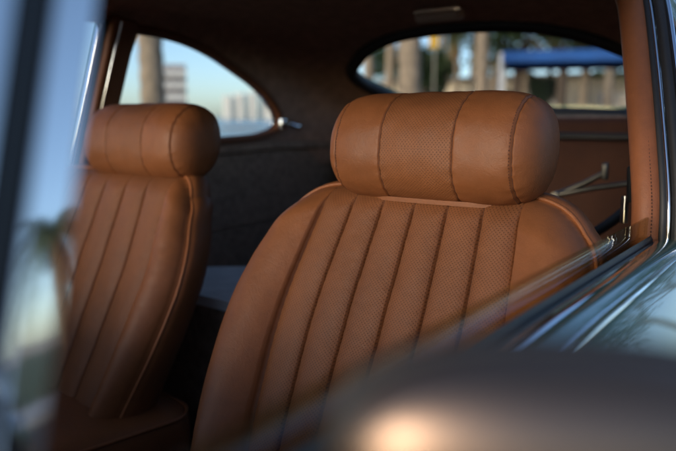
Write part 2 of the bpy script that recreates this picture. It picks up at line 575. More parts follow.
# division bar of the front vent window on the near side: seal, bright channel, vent frame
def vbar(name, mat, xc, w, d, yoff, bulge=0., par=None):
    """post from the sill up, raked back 9 degrees and leaning in 10 degrees"""
    rows = 15
    prof = [(-.5, -.5), (-.5, .30), (-.46, .46), (-.42, .5), (.42, .5), (.46, .46), (.5, .30), (.5, -.5)]
    vs, fs = [], []
    for i in range(rows):
        z = .87 + .25 * i / (rows - 1)
        x = xc - .32 * (z - .93)
        y = .598 - .17 * (z - .9) + yoff
        for a, b in prof:
            vs.append(Vector((x + a * w, y + b * d, z)))
    n = len(prof)
    for i in range(rows - 1):
        for k in range(n):
            fs.append((i*n+k, i*n+(k+1) % n, (i+1)*n+(k+1) % n, (i+1)*n+k))
    fs.append(tuple(reversed(range(n)))); fs.append(tuple((rows-1)*n+k for k in range(n)))
    o = mesh(name, vs, fs, mat, par, fix=True)
    return auto_smooth(o, 12)
vent = empty('vent_window', parent=car)
vbar('division_bar', M['bar_metal'], .7236, .0172, .012, 0, 0, vent)
vbar('seal', M['black'], .7385, .0125, .012, -.001, 0, vent)
vbar('vent_frame', M['bar_metal'], .7500, .011, .011, 0, .02, vent)
q = MB(); q.prism([(.760,.594,.885),(.690,.559,1.105),(.715,.562,1.10),(.98,.597,.905)], (0,.004,0)); q.build('vent_pane', M['glass'], vent, smooth=False)

q = MB(); q.tube([(.985,.600,.893),(.86,.583,1.0),(.735,.566,1.098),(.70,.562,1.118),(.655,.560,1.120)], .008, 10); q.build('vent_rail', M['bar_metal'], vent)

# side mirror: domed chrome back towards the camera, glass to the rear, stalk to the door
mir = empty('side_mirror', parent=car)
ax = Vector((.86, .50, -.06)).normalized()
rt_ = ax.cross(Vector((0, 0, 1))).normalized(); up_ = rt_.cross(ax).normalized()
mc = Vector((.661, .7425, .9412))
vs, fs = [], []
NR, NA = 18, 56
A_, B_, D_ = .060, .034, .022
for i in range(NR + 1):
    t = i / NR * PI / 2
    rr = math.sin(t) ** .85; dd = math.cos(t) ** .9 * D_
    for k in range(NA):
        a = 2 * PI * k / NA
        ca, sa = math.cos(a), math.sin(a)
        ex = .8
        vs.append(mc + rt_ * (A_ * rr * abs(ca) ** ex * (1 if ca >= 0 else -1)) + up_ * (B_ * rr * abs(sa) ** ex * (1 if sa >= 0 else -1)) + ax * dd)
for i in range(NR):
    for k in range(NA):
        fs.append((i*NA+k, (i+1)*NA+k, (i+1)*NA+(k+1) % NA, i*NA+(k+1) % NA))
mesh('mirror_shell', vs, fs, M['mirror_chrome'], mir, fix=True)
rim = vs[NR*NA:]
q = MB(); q.tube([p - ax * .004 for p in rim], .0028, 10, True, up=tuple(ax)); q.build('rim', M['black'], mir)
q = MB(); q.prism([mc + (p - mc) * .96 - ax * .010 for p in rim], -ax * .003); q.build('mirror_pane', M['mirror_glass'], mir, smooth=False)
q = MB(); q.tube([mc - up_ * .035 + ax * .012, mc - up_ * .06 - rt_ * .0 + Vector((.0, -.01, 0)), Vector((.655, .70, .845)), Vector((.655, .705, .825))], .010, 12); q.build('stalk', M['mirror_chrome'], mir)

# cabin: floor, side trims, dash, rear shelf, rear seats
q = MB(); q.box((-.25, 0, .235), (2.5, 1.18, .03)); q.box((-.1, .03, .32), (1.6, .20, .15), bev=.03); q.build('cabin_floor', M['carpet'], car)
for sy in (-1, 1):
    q = MB()
    q.prism([(x, sy * .594, z) for x, z in [(-1.38,.25),(-.19,.25),(-.19,.90),(-.30,.935),(-.75,.95),(-1.38,.93)]], (0, -sy * .014, 0))
    q.tube([(-.19, sy*.578, .90), (-.30, sy*.575, .935), (-.75, sy*.572, .95), (-1.2, sy*.56, .94)], .013, 8)
    q.tube([(-.20, sy*.577, .72), (-.7, sy*.576, .735), (-1.0, sy*.57, .74)], .004, 6)
    q.build('quarter_trim', M['carpet'], car)
q = MB(); q.box((.93, 0, .80), (.26, 1.16, .16), bev=.04); q.box((.86, 0, .62), (.10, 1.1, .25), bev=.03); q.box((1.0, 0, .55), (.05, 1.2, .6)); q.build('dashboard', M['black'], car)
q = MB(); q.box((-1.235, 0, 1.024), (.25, 1.06, .03), Matrix.Rotation(R(2), 3, 'Y'), bev=.004); q.box((-1.36, 0, .62), (.03, 1.1, .78)); q.build('parcel_shelf', M['carpet'], car)
rs = empty('rear_seat', parent=car)
for cy, w in ((.268, .50), (-.268, .50)):
    q = MB()
    rot = Matrix.Rotation(R(-16), 3, 'Y')
    q.box((-1.005, cy, .80), (.09, w, .47), rot, bev=.028)
    q.build('backrest', M['trim_leather'], rs)
    q = MB(); q.box((-.95, cy, .985), (.014, w - .07, .018), rot, bev=.006); q.build('welt', M['black'], rs)
for cy, w in ((.30, .42), (-.30, .42)):
    q = MB(); q.box((-.66, cy, .56), (.46, w, .14), Matrix.Rotation(R(8), 3, 'Y'), bev=.035); q.build('cushion', M['trim_leather'], rs)
q = MB(); q.prism([(-.085,-.42,.668),(-.075,-.10,.668),(-.30,-.07,.668),(-.335,-.30,.668),(-.20,-.46,.668)], (0,0,.020)); ob = q.build('locker_top', M['vinyl_grey'], car)
q = MB(); q.prism([(-.10,-.42,.26),(-.09,-.12,.26),(-.29,-.09,.26),(-.325,-.30,.26),(-.20,-.45,.26)], (0,0,.405)); q.build('locker_side', M['carpet'], car)

# hinged stay and seat belt behind the near seat
st = empty('folding_stay', parent=car)
q = MB(); q.tube([(-.60,.319,.872),(-.60,.372,.898),(-.60,.412,.922)], lambda t: .0068 - .001*t, 10); q.box((-.60,.413,.925), (.016,.012,.034), bev=.004); q.build('upper_arm', M['steel'], st)
q = MB(); q.tube([(-.593,.319,.872),(-.596,.39,.890),(-.60,.458,.903)], .0058, 10); q.tube([(-.605,.319,.872),(-.582,.319,.872)], .0075, 12); q.build('lower_arm', M['steel'], st)
bl = empty('seat_belt', parent=car)
q = MB(); q.box((-.262,.543,.935), (.03,.012,.055), Matrix.Rotation(R(10),3,'Y'), bev=.004); q.build('anchor', M['black'], bl)
q = MB(); q.tube([(-.255,.535,.915),(-.252,.536,.875)], .0058, 10); q.build('guide_bar', M['chrome'], bl)
q = MB()
sp = catmull([(-.27,.535,.925),(-.38,.50,.872),(-.5,.405,.80),(-.56,.33,.745)], 6, False)
for a, b in zip(sp, sp[1:]):
    pass
vs, fs = [], []
for p in sp:
    for dz, dy in ((.011,0),(.011,.002),(-.011,.002),(-.011,0)):
        vs.append(p + Vector((0, dy, dz)))
for i in range(len(sp)-1):
    for k in range(4):
        fs.append((i*4+k, i*4+(k+1)%4, (i+1)*4+(k+1)%4, (i+1)*4+k))
mesh('strap', vs, fs, M['black'], bl, fix=True)

# ------------------------------------------------------------------ front seats
ZT, ZC, Z0 = .934, .894, .44
UC, NCH = .64, 6
HALF = [(.44,.195),(.5,.207),(.57,.224),(.65,.246),(.72,.258),(.78,.259),(.82,.251),(.85,.240),(.875,.231),(.886,.224),(.894,.216)]
INS_K, BOLSTER = 1.0, 1.0
INSERT = [(.44,.128),(.57,.142),(.65,.153),(.75,.160),(.82,.153),(.894,.142)]
def top_z(u):
    return ZT - (ZT - ZC) * abs(u) ** 7
def seat_y(u, v):
    zc = Z0 + v * (ZC - Z0)
    w, ins = interp(HALF, zc), interp(INSERT, zc) * INS_K
    a = abs(u)
    y = a / UC * ins if a <= UC else ins + (a - UC) / (1 - UC) * (w - ins)
    return math.copysign(y, u), w
CW = 2 * UC / NCH
def seat_surf(u, v):
    y, w = seat_y(u, v)
    zt = top_z(u)
    z = Z0 + v * (zt - Z0)
    x = .032 + (ZT - z) * .53 + .008 * math.sin(PI * v)
    a = abs(u)
    dt = (1 - v) * (zt - Z0); ds = w - abs(y)
    fade = min(1, dt / .035); fade = fade * fade * (3 - 2 * fade)
    if a > UC:                                    # bolsters swell forwards
        t = (a - UC) / (1 - UC)
        x += fade * (.056 * BOLSTER * (math.sin(PI * min(1, t * .94 + .03)) ** .85) * (1 - .80 * v ** 1.5) + .003)
    else:                                         # six stuffed pleats
        f = ((u + UC) / CW) % 1.0
        x += fade * ((.0078 * (1 - abs(2 * f - 1) ** 2.8) - .004) - .006 * (1 - (a / UC) ** 2) * math.sin(PI * v))
    for k in range(NCH + 1):
        yk = seat_y(-UC + k * CW, v)[0]
        x -= (.2 + .8 * fade) * .0040 * math.exp(-((y - yk) / .0016) ** 2)
    qs = max(0, 1 - ds / .048); qt = max(0, 1 - dt / .028)
    q_ = min(1, math.hypot(qs, qt))
    pk = 0
    for k in range(NCH + 1):                      # puckers gathered along the sewing
        dk = abs(y - seat_y(-UC + k * CW, v)[0])
        if dk < .02:
            pk += .00045 * math.exp(-(dk / .007) ** 2) * math.sin(z * 420 + k * 2.1 + 2.2 * noise.noise((y * 40, z * 30, k)))
    lump = .0016 * noise.noise((y * 16, z * 9, 3.1)) + .0012 * noise.noise((y * 34, z * 22, 7.7))
    wr = noise.noise((y * 22 + 5, z * 70 + 8 * y, 1.3))
    lump -= .0011 * max(0, 1 - abs(wr) * 6) * max(0, noise.noise((y * 7, z * 6, 9.)) + .15) * fade
    return Vector((x - .030 * (1 - math.sqrt(max(0, 1 - q_ * q_))) + lump + pk * fade, y, z))
def finish_leather(name, vs, fs, mi, uv, root, extra, nv_surface):
    """surface + piping, seams and stitches as one mesh: 0 leather, 1 perforated, 2 piping, 3 thread"""
    o0 = len(vs)
    vs = list(vs) + list(extra.v); fs = list(fs) + [tuple(a + o0 for a in f) for f in extra.f]; mi = list(mi) + extra.i
    uv = list(uv) + [(0, 0)] * len(extra.v)
    o = mesh(name, vs, fs, None, root, True, [M['leather'], M['perf'], M['piping'], M['thread_and_shade']], mi)
    bm = bmesh.new(); bm.from_mesh(o.data)
    lay = bm.loops.layers.uv.new('UVMap')
    for f_ in bm.faces:
        us = [uv[l.vert.index] for l in f_.loops]
        wrap = nv_surface and max(u[1] for u in us) - min(u[1] for u in us) > nv_surface / 2
        for l, u in zip(f_.loops, us):
            l[lay].uv = (u[0], u[1] + nv_surface) if wrap and u[1] < nv_surface * .25 else u
    bmesh.ops.recalc_face_normals(bm, faces=bm.faces)
    bm.to_mesh(o.data); bm.free()
    return o

def make_backrest(root):
    NU, NV = 150, 130
    base = [-1 + 2 * i / NU for i in range(NU + 1)]
    for k in range(NCH + 1):
        s = -UC + k * CW
        base += [s + d for d in (-.013, -.008, -.004, -.001, .001, .004, .008, .013)]
    us = sorted(set(round(u, 5) for u in base if abs(u) <= 1))
    nu = len(us)
    vs, uv = [], []
    for j in range(NV + 1):
        v = 1 - (1 - j / NV) ** 1.2
        for u in us:
            p = seat_surf(u, v)
            vs.append(p); uv.append((p.y + .0022 * noise.noise((p.y * 18, p.z * 11, 2.)), p.z * 1.09 + .0022 * noise.noise((p.y * 15, p.z * 13, 6.))))
    fs, mi = [], []
    for j in range(NV):
        for i in range(nu - 1):
            fs.append((j*nu+i, j*nu+i+1, (j+1)*nu+i+1, (j+1)*nu+i))
            mi.append(1 if abs((us[i] + us[i+1]) / 2) < UC and j > 1 else 0)
    loop = [j*nu for j in range(NV + 1)] + [NV*nu + i for i in range(1, nu)] + [j*nu + nu - 1 for j in range(NV - 1, -1, -1)]
    edge = [vs[i].copy() for i in loop]
    enorm = []
    for k in range(len(edge)):
        t_ = edge[min(k + 4, len(edge) - 1)] - edge[max(k - 4, 0)]
        enorm.append(Vector((0, -t_.z, t_.y)).normalized())
    prev = loop
    for back, out in [(.004, .0045), (.020, .007), (.045, .006), (.070, -.002), (.088, -.014), (.098, -.034), (.102, -.07)]:
        cur = []
        for ei, p in enumerate(edge):
            wz = (p.z - Z0) / (ZT - Z0)
            cur.append(len(vs))
            vs.append(p + enorm[ei] * out + Vector((-back * (.66 + .60 * (1 - wz)), 0, 0))); uv.append((0, 0))
        for k in range(len(loop) - 1):
            fs.append((prev[k], prev[k+1], cur[k+1], cur[k])); mi.append(0)
        prev = cur
    fs.append(tuple(prev)); mi.append(0)
    q = MB()
    q.tube([e + n_ * .0022 + Vector((-.0012, 0, 0)) for e, n_ in list(zip(edge, enorm))[::2]], .0026, 8, mi=2)
    for k in range(NCH + 1):                      # dark line painting the crevice shade into each sewn pleat seam
        pts = [seat_surf(-UC + k * CW, .05 + .945 * i / 70) + Vector((.0001, 0, 0)) for i in range(71)]
        q.tube(pts, .0005, 5, mi=3)
    o = finish_leather('backrest', vs, fs, mi, uv, root, q, 0)
    o.location = (0, -.013, 0)
    return o

HR_L = .156
def hr_rad(s):
    a = min(1, abs(s) / HR_L)
    return max(0., 1 - a ** 8.0) ** .45
SEAMS = [-.126, -.052, .052, .126]
def hr_prof(s, a, cx, cz, groove=True):
    r = hr_rad(s)
    edges = [-HR_L] + SEAMS + [HR_L]
    bulge = 0
    for k in range(1, 4):
        if edges[k] <= s <= edges[k+1]:
            bulge = .0008 * math.sin(PI * (s - edges[k]) / (edges[k+1] - edges[k]))
    gr = sum(.0019 * math.exp(-((s - q_) / .0014) ** 2) for q_ in SEAMS) if groove else 0
    ca, sa = math.cos(a), math.sin(a)
    lump = .0012 * noise.noise((s * 17, ca * 1.6, sa * 1.6)) + .0008 * noise.noise((s * 45, ca * 3.5, sa * 3.5 + 4))
    for q_ in SEAMS:
        dq = abs(s - q_)
        if dq < .02:
            lump += .0005 * math.exp(-(dq / .008) ** 2) * math.sin(a * 26 + q_ * 60 + 2.5 * noise.noise((s * 30, ca * 3, sa * 3)))
    k = r if r < .02 else r + (bulge - gr + lump) / .066
    x = (.066 if ca > 0 else .062) * k * (abs(ca) ** .92) * (1 if ca >= 0 else -1)
    z = (.0715 if sa > 0 else .0725) * k * (abs(sa) ** .94) * (1 if sa >= 0 else -1)
    return Vector((cx + x - .10 * z, s, cz + z))
def make_headrest(root, cx=.0, cz=.992):
    NS, NA = 200, 110
    vs, uv, fs, mi = [], [], [], []
    sv = [.6 * (-HR_L * math.cos(PI * i / NS)) + .4 * (-HR_L + 2 * HR_L * i / NS) for i in range(NS + 1)]
    for s in SEAMS:
        sv += [s + d for d in (-.0024, -.0016, -.0008, .0, .0008, .0016, .0024)]
    sv = sorted(sv); sv[0] = -HR_L + 1e-5; sv[-1] = HR_L - 1e-5
    ns = len(sv)
    for s in sv:
        for k in range(NA):
            a = 2 * PI * k / NA
            vs.append(hr_prof(s, a, cx, cz)); uv.append((s, k / NA * .44))
    for i in range(ns - 1):
        sc = (sv[i] + sv[i+1]) / 2
        for k in range(NA):
            k2 = (k + 1) % NA
            fs.append((i*NA+k, i*NA+k2, (i+1)*NA+k2, (i+1)*NA+k)); mi.append(1 if abs(sc) < .0515 else 0)
    fs.append(tuple(range(NA))); mi.append(0)
    fs.append(tuple((ns-1)*NA + k for k in reversed(range(NA)))); mi.append(0)
    q = MB()
    for s in SEAMS:  # dark-coloured tube puts the crevice shadow into each seam groove
        q.tube([hr_prof(s, 2*PI*i/90, cx, cz) + Vector((math.cos(2*PI*i/90), 0, math.sin(2*PI*i/90))) * .0001 for i in range(90)], .0007, 5, True, mi=3)
    for s0 in (-.1235, .1235):
        for i in range(110):
            a = 2 * PI * i / 110
            nn = Vector((math.cos(a), 0, math.sin(a))) * .0002
            q.tube([hr_prof(s0, a, cx, cz) + nn, hr_prof(s0, a + .026, cx, cz) + nn], .00045, 4, mi=3)
    o = finish_leather('headrest', vs, fs, mi, uv, root, q, .44)
    q = MB(); q.prism([(.009 + .030*math.cos(2*PI*k/40) , .005 + .112*math.copysign(abs(math.sin(2*PI*k/40))**.6, math.sin(2*PI*k/40)), .9215 - .05*(.030*math.cos(2*PI*k/40))) for k in range(40)], (0, 0, .006)); q.build('headrest_base', M['leather'], root)
    for y in (-.05, .05):
        q = MB(); q.tube([(-.004, y, .88), (-.004, y, .96)], .006, 10); q.build('headrest_post', M['chrome'], root)
    return o

def make_cushion(root):
    NX, NY = 44, 40
    x0, x1, hw = .085, .60, .214
    vs, fs, mi, uv = [], [], [], []
    def top(i, j):
        s = i / NX; t = -1 + 2 * j / NY
        z = .497 + .03 * (1 - t * t) ** .6 * math.sin(PI * min(1, s * .9 + .12)) + .05 * s
        lim = 1 - (.040 / hw) * (max(0, 1 - s / .12) ** 2)
        return Vector((x0 + (x1 - x0) * s, hw * t * lim, z))
    for i in range(NX + 1):
        for j in range(NY + 1):
            p = top(i, j); vs.append(p); uv.append((p.x, p.y))
    W = NY + 1
    for i in range(NX):
        for j in range(NY):
            fs.append((i*W+j, (i+1)*W+j, (i+1)*W+j+1, i*W+j+1)); mi.append(0)
    loop = [i*W for i in range(NX + 1)] + [NX*W + j for j in range(1, NY + 1)] + [i*W + NY for i in range(NX - 1, -1, -1)] + [j for j in range(NY - 1, 0, -1)]
    edge = [vs[k].copy() for k in loop]
    prev = loop
    out_ = [Vector((p.x - .34, p.y * 1.3, 0)).normalized() for p in edge]
    for dz, out in ((-.005, .004), (-.03, .007), (-.07, .006), (-.11, 0), (-.14, -.02)):
        cur = []
        for p, n_ in zip(edge, out_):
            cur.append(len(vs)); vs.append(p + Vector((0, 0, dz)) + n_ * out); uv.append((0, 0))
        for k in range(len(loop)):
            k2 = (k + 1) % len(loop)
            fs.append((prev[k], prev[k2], cur[k2], cur[k])); mi.append(0)
        prev = cur
    fs.append(tuple(prev)); mi.append(0)
    q = MB(); q.tube([p + n_ * .003 for p, n_ in zip(edge, out_)], .0032, 8, True, mi=2)
    finish_leather('cushion', vs, fs, mi, uv, root, q, 0)
    q = MB(); q.box((.33, 0, .31), (.46, .38, .10), bev=.02); q.build('seat_frame', M['black'], root)

seat = empty('car_seat', (0, .356, 0), car)
tag(seat, 'tan leather front seat nearest the lowered window, pleated and perforated')
make_backrest(seat); make_headrest(seat); make_cushion(seat)
def copy_tree(o, parent=None):
    c = o.copy(); COL.objects.link(c); c.parent = parent
    for ch in list(o.children):
        copy_tree(ch, c)
    return c
seat2 = copy_tree(seat, car)
seat2.location = (-.045, -.292, -.006)
tag(seat2, 'tan leather front seat on the far side, beside the rounded quarter window')
for ch in list(seat2.children):
    if ch.name.startswith('headrest'):
        ch.location.y += .006
    if ch.name.startswith('cushion'):
        ch.location.z += .03
    if ch.name.startswith('backrest'):
        bpy.data.objects.remove(ch)
INS_K, BOLSTER = 1.26, .40                         # wider pleats, flatter bolsters, back standing a little steeper
ch = make_backrest(seat2)
piv = Vector((.0, 0, .90)); rm = Matrix.Rotation(R(2.5), 3, 'Y')
ch.rotation_euler = (0, R(2.5), 0); ch.location = piv - rm @ piv + Vector((.024, -.052, 0))

# ------------------------------------------------------------------ the place outside
CAM = Vector((.824, .79, 1.03))
M['asphalt'] = basic('asphalt', (.055, .053, .052), .9, vary=.25, scale=6, bump=.5, bscale=120)
M['paving'] = basic('warm_paving', (.20, .145, .10), .9, vary=.3, scale=3, bump=.5, bscale=90)
M['sand'] = basic('sand', (.42, .34, .24), .95, vary=.15, scale=3, bump=.4, bscale=60)
M['water'] = basic('sea_water', (.030, .105, .120), .22, vary=.2, scale=.05, bump=1., bscale=1.2)
M['line'] = basic('line_paint', (.72, .34, .05), .7, vary=.15, scale=12)
M['kerb'] = basic('kerb_concrete', (.40, .39, .37), .85, bump=.3)
M['grass'] = basic('grass_green', (.07, .09, .03), .9, vary=.35, scale=4, bump=.6, bscale=60)
M['bark'] = basic('palm_bark', (.30, .235, .165), .9, vary=.3, scale=7, bump=.9, bscale=35)
M['bark_dark'] = basic('tree_bark', (.11, .08, .055), .9, vary=.3, scale=9, bump=.9, bscale=40)
M['frond'] = basic('palm_frond', (.075, .10, .035), .6, vary=.4, scale=2)
M['frond_dry'] = basic('dry_frond', (.23, .13, .06), .8, vary=.3, scale=4)
M['leaf'] = basic('tree_leaf', (.038, .075, .030), .6, vary=.5, scale=1.2)
M['cream'] = basic('cream_render', (.62, .54, .40), .85, vary=.08, scale=1.5, bump=.2, bscale=30)
M['pale'] = basic('pale_concrete', (.80, .77, .71), .8, vary=.06, scale=.2)
M['pink'] = basic('rose_render', (.50, .42, .40), .8, vary=.06, scale=.3)
M['window'] = basic('dark_window', (.24, .23, .24), .2, vary=.3, scale=.3)
M['pale_window'] = basic('pale_window', (.42, .45, .47), .4, vary=.2, scale=.1)
M['blue'] = basic('blue_canvas', (.010, .09, .33), .75, vary=.12, scale=3, bump=.2, bscale=40)
M['white'] = basic('white_paint', (.78, .78, .76), .5, vary=.04)
M['yellow'] = basic('yellow_sign_paint', (.72, .42, .02), .5, vary=.05)
M['roof_tile'] = basic('grey_roof', (.22, .20, .18), .8, vary=.2, scale=5)

def plane(name, x0, x1, y0, y1, z, mat):
    o = mesh(name, [(x0,y0,z),(x1,y0,z),(x1,y1,z),(x0,y1,z)], [(0,1,2,3)], mat, None, False)
    return tag(o, kind='structure')
plane('ground', -3000, 3000, -22, 3000, -.004, M['sand'])
plane('parking_ground', -21, 200, -6.2, 5.2, 0., M['paving'])
plane('road', -21, 200, 5.2, 8.62, .002, M['asphalt'])
plane('sea', -4000, 4000, -4000, -21.9, -.5, M['water'])
plane('grass_verge', -200, 200, 10.6, 60, .02, M['grass'])
o = mesh('beach_slope', [(-3000,-22,-.004),(3000,-22,-.004),(3000,-27,-.7),(-3000,-27,-.7)], [(0,3,2,1)], M['sand'], None, False); tag(o, kind='structure')
q = MB(); q.box((0,8.62,.05),(400,.22,.14),bev=.02); o = q.build('pavement_kerb', M['kerb']); tag(o, kind='structure')
plane('pavement', -200, 200, 8.73, 10.6, .115, M['kerb'])
# painted stall lines
for x in (-3.93, -3.16, -2.5):
    plane('road_marking', x - .07, x + .07, 1.45, 2.9, .004, M['line'])

# sand spit out on the water
q = MB(); n = 30
cen = CAM + Vector((-.722, -.691, 0)) * 95; cen.z = -.62
vs = [cen + Vector((0,0,.42))]
for ringi, (rr, zz) in enumerate(((.6,.34),(1,0))):
    for k in range(n):
        a = 2*PI*k/n
        vs.append(cen + Vector((math.cos(a)*3.2*rr - math.sin(a)*2.2*rr, -math.cos(a)*3.0*rr - math.sin(a)*2.0*rr, zz)))
fs = [(0,1+k,1+(k+1)%n) for k in range(n)] + [(1+k,1+n+k,1+n+(k+1)%n,1+(k+1)%n) for k in range(n)]
o = mesh('sandbar', vs, fs, M['sand'], fix=True); tag(o, kind='structure')

# --- palms
def palm_meshes(seed, h, r0, r1, lean):
    rg = random.Random(seed)
    q = MB()
    path = []
    nseg = 60
    for i in range(nseg + 1):
        t = i / nseg
        path.append(Vector((lean[0]*t*t, lean[1]*t*t, h*t)))
    q.tube(path, lambda t: (r0 + (r1 - r0)*t + .25*r0*math.exp(-t*14)) * (1 + .05*((int(t*nseg) % 2)*2-1)), 14)
    tv, tf = q.v, q.f
    top = path[-1]
    c = MB()
    nf = 26
    for k in range(nf):
        az = 2*PI*k/nf*1.0 + rg.uniform(-.2, .2)
        el = rg.uniform(-.55, 1.15)
        L = rg.uniform(1.5, 2.1)
        d = Vector((math.cos(az), math.sin(az), 0))
        sidev = Vector((-math.sin(az), math.cos(az), 0))
        pts = []
        for i in range(13):
            s = i / 12
            pts.append(top + d*(L*s*math.cos(el*(1-s*.4))) + Vector((0,0,L*(math.sin(el)*s - .75*s*s))))
        c.tube(pts, lambda t: .022*(1-t)+.004, 5, mi=0)
        for i in range(1, 13):
            for sgn in (-1, 1):
                for hlf in (0, .5):
                    p = pts[i-1].lerp(pts[i], hlf)
                    ll = .52*math.sin(PI*min(1, (i+hlf)/13*.9+.1))*rg.uniform(.8,1.15)
                    tip = p + sidev*sgn*ll*.85 + d*ll*.35 + Vector((0,0,-ll*rg.uniform(.25,.6)))
                    t_ = (pts[i]-pts[i-1]).normalized()*.022
                    c.add([p - t_, p + t_, tip], [(0,1,2)], 0)
    # skirt of dry fronds
    for k in range(14):
        az = rg.uniform(0, 2*PI); d = Vector((math.cos(az), math.sin(az), 0)); sidev = Vector((-math.sin(az), math.cos(az), 0))
        L = rg.uniform(.6, 1.1)
        a = top - Vector((0,0,.15)) + d*r1
        b = a + d*.16 - Vector((0,0,L))
        c.add([a - sidev*.05, a + sidev*.05, b + sidev*.09, b - sidev*.09], [(0,1,2,3)], 1)
    return (tv, tf), c
PALMS = []
def palm_kind(seed, h, r0, r1, lean):
    (tv, tf), c = palm_meshes(seed, h, r0, r1, lean)
    root = empty('palm_tree')
    mesh('trunk', tv, tf, M['bark'], root, fix=True)
    mesh('crown', c.v, c.f, None, root, False, [M['frond'], M['frond_dry']], c.i)
    PALMS.append([root, False])
    return len(PALMS) - 1
KA = palm_kind(1, 6.6, .17, .13, (.25, .1))
KB = palm_kind(2, 5.4, .13, .10, (-.5, .4))
KD = palm_kind(4, 3.15, .15, .12, (-.15, .1))
KC = palm_kind(3, 8.0, .19, .15, (.1, -.3))
PG = 'palms along the shore and road'
def palm(kind, pos, label, sc=1., rz=0.):
    rec = PALMS[kind]
    if not rec[1]:
        o = rec[0]; rec[1] = True
    else:
        o = copy_tree(rec[0])
    o.location = (pos[0], pos[1], -.02); o.scale = (sc, sc, sc); o.rotation_euler = (0, 0, rz)
    tag(o, label, 'palm tree', PG)
    return o
def at(dx, dy, D):
    v = Vector((dx, dy)).normalized() * D
    return (CAM.x + v.x, CAM.y + v.y)
palm(KC, at(-.633,-.774,10.5), 'thick palm trunk seen through the rounded quarter window beside the balconied tower', .95)
palm(KC, at(-.865,-.502,11.8), 'thick palm trunk, widest seen through the rear window', 1.0, 1.)
palm(KB, at(-.836,-.549,19), 'leaning palm trunk at the left end of the rear window', 1.15, 2.)
palm(KA, at(-.849,-.528,26), 'slim palm between the leaning palm and the widest trunk in the rear window', 1.1, 1.3)
palm(KA, at(-.886,-.464,30), 'thin palm just right of the yellow sign', .95, 3.)
palm(KC, at(-.890,-.455,36), 'far thin palm between the yellow sign and the shaggy palm', .9, 2.)
palm(KB, at(-.8965,-.443,22), 'palm with shaggy brown skirt of dry fronds right of the yellow sign', .66, 4.)
palm(KC, at(-.905,-.426,34), 'slim far palm between the shaggy palm and the canopy', 1., 3.3)
palm(KB, at(-.916,-.402,25), 'slender palm touching the white post of the blue canopy', 1.25, 5.5)
palm(KA, at(-.911,-.412,18), 'palm trunk just left of the blue canopy', 1.05, 5.)
palm(KB, at(-.957,-.289,24), 'palm rising behind the blue canopy', 1.2, .3)
palm(KA, at(-.932,-.362,24), 'slender palm behind the left half of the blue canopy', .7, .9)
palm(KC, at(-.944,-.33,27), 'far palm behind the middle of the blue canopy', .6, 1.9)
palm(KA, at(-.966,-.258,20), 'palm behind the canopy, close to the tan door pillar', .75, 2.9)
palm(KC, at(-.857,-.515,32), 'far slim palm between the second and the widest trunk in the rear window', .8, 4.4)
# palms on the near side of the road, seen mirrored in the bright trim
palm(KD, (-6.9, 13.4), 'short full palm mirrored in the bright window post, across the road', 1., .6)
palm(KC, (-22, 15), 'palm across the road behind the car, mirrored in the paint', 1., 2.2)
palm(KB, (-9, 30), 'far palm across the road, mirrored beside the nearer one', 1.2, 1.7)

# --- broadleaf trees
def tree(pos, h, rad, label, seed):
    rg = random.Random(seed)
    root = empty('broadleaf_tree', (pos[0], pos[1], -.02))
    tag(root, label, 'tree', 'leafy trees around the car park')
    q = MB()
    q.tube([(0,0,0),(.1,.05,h*.25),(.05,.1,h*.5)], lambda t: .22*(1-.45*t), 10)
    tips = []
    for k in range(9):
        az = 2*PI*k/9 + rg.uniform(-.3,.3); L = rad*rg.uniform(.5,.9)
        e = Vector((math.cos(az)*L, math.sin(az)*L, h*rg.uniform(.55,.95)))
        q.tube([(.05,.1,h*rg.uniform(.35,.5)), Vector((.05,.1,h*.5)).lerp(e,.5)+Vector((0,0,.2)), e], lambda t: .08*(1-.8*t), 6)
        tips.append(e)
    tips.append(Vector((0,0,h*.97)))
    q.build('trunk', M['bark_dark'], root)
    vs, fs = [], []
    for e in tips:
        for b in range(3):
            cc = e + Vector((rg.gauss(0,.35),rg.gauss(0,.35),rg.gauss(0,.3)))*rad*.35
            rr = rad*rg.uniform(.28,.45)
            for k in range(190):
                d = Vector((rg.gauss(0,1),rg.gauss(0,1),rg.gauss(0,.8))).normalized()
                p = cc + d*rr*(rg.random()**.4)
                a = Vector((rg.gauss(0,1),rg.gauss(0,1),rg.gauss(0,1))).normalized()
                bq = a.orthogonal().normalized()
                s = rg.uniform(.07,.15)
                i0 = len(vs)
                vs += [p-a*s, p+bq*s*.5, p+a*s, p-bq*s*.5]
                fs.append((i0,i0+1,i0+2,i0+3))
    mesh('crown', vs, fs, M['leaf'], root, False)
tree(at(-.928,-.372,24), 6.2, 2.3, 'dark leafy tree above the left end of the blue canopy', 11)
tree(at(-.949,-.316,22), 5.8, 2.1, 'dark leafy tree above the middle of the blue canopy', 12)
tree(at(-.978,-.21,26), 6.0, 2.4, 'leafy tree half hidden by the tan door pillar', 13)
tree(at(-.934,-.357,27), 2.4, 1.0, 'low bush behind the left part of the blue canopy', 32)
tree(at(-.875,-.484,28), 3.4, 1.1, 'bush just right of the widest palm trunk', 34)
tree(at(-.858,-.513,44), 5.2, 1.8, 'small green tree behind the widest palm trunk', 14)
for k, (x, y, h) in enumerate(((-24, 3.4, 10), (-31, 8.5, 11), (-23, 8.0, 9), (-37, 3.0, 12))):
    tree((x, y), h, h*.4, ['tree at the paving end straight behind the car, mirrored in the door top', 'tall tree further back beside the far pavement', 'lower tree at the paving end beside the road', 'tallest tree, farthest behind the car'][k], 20 + k)

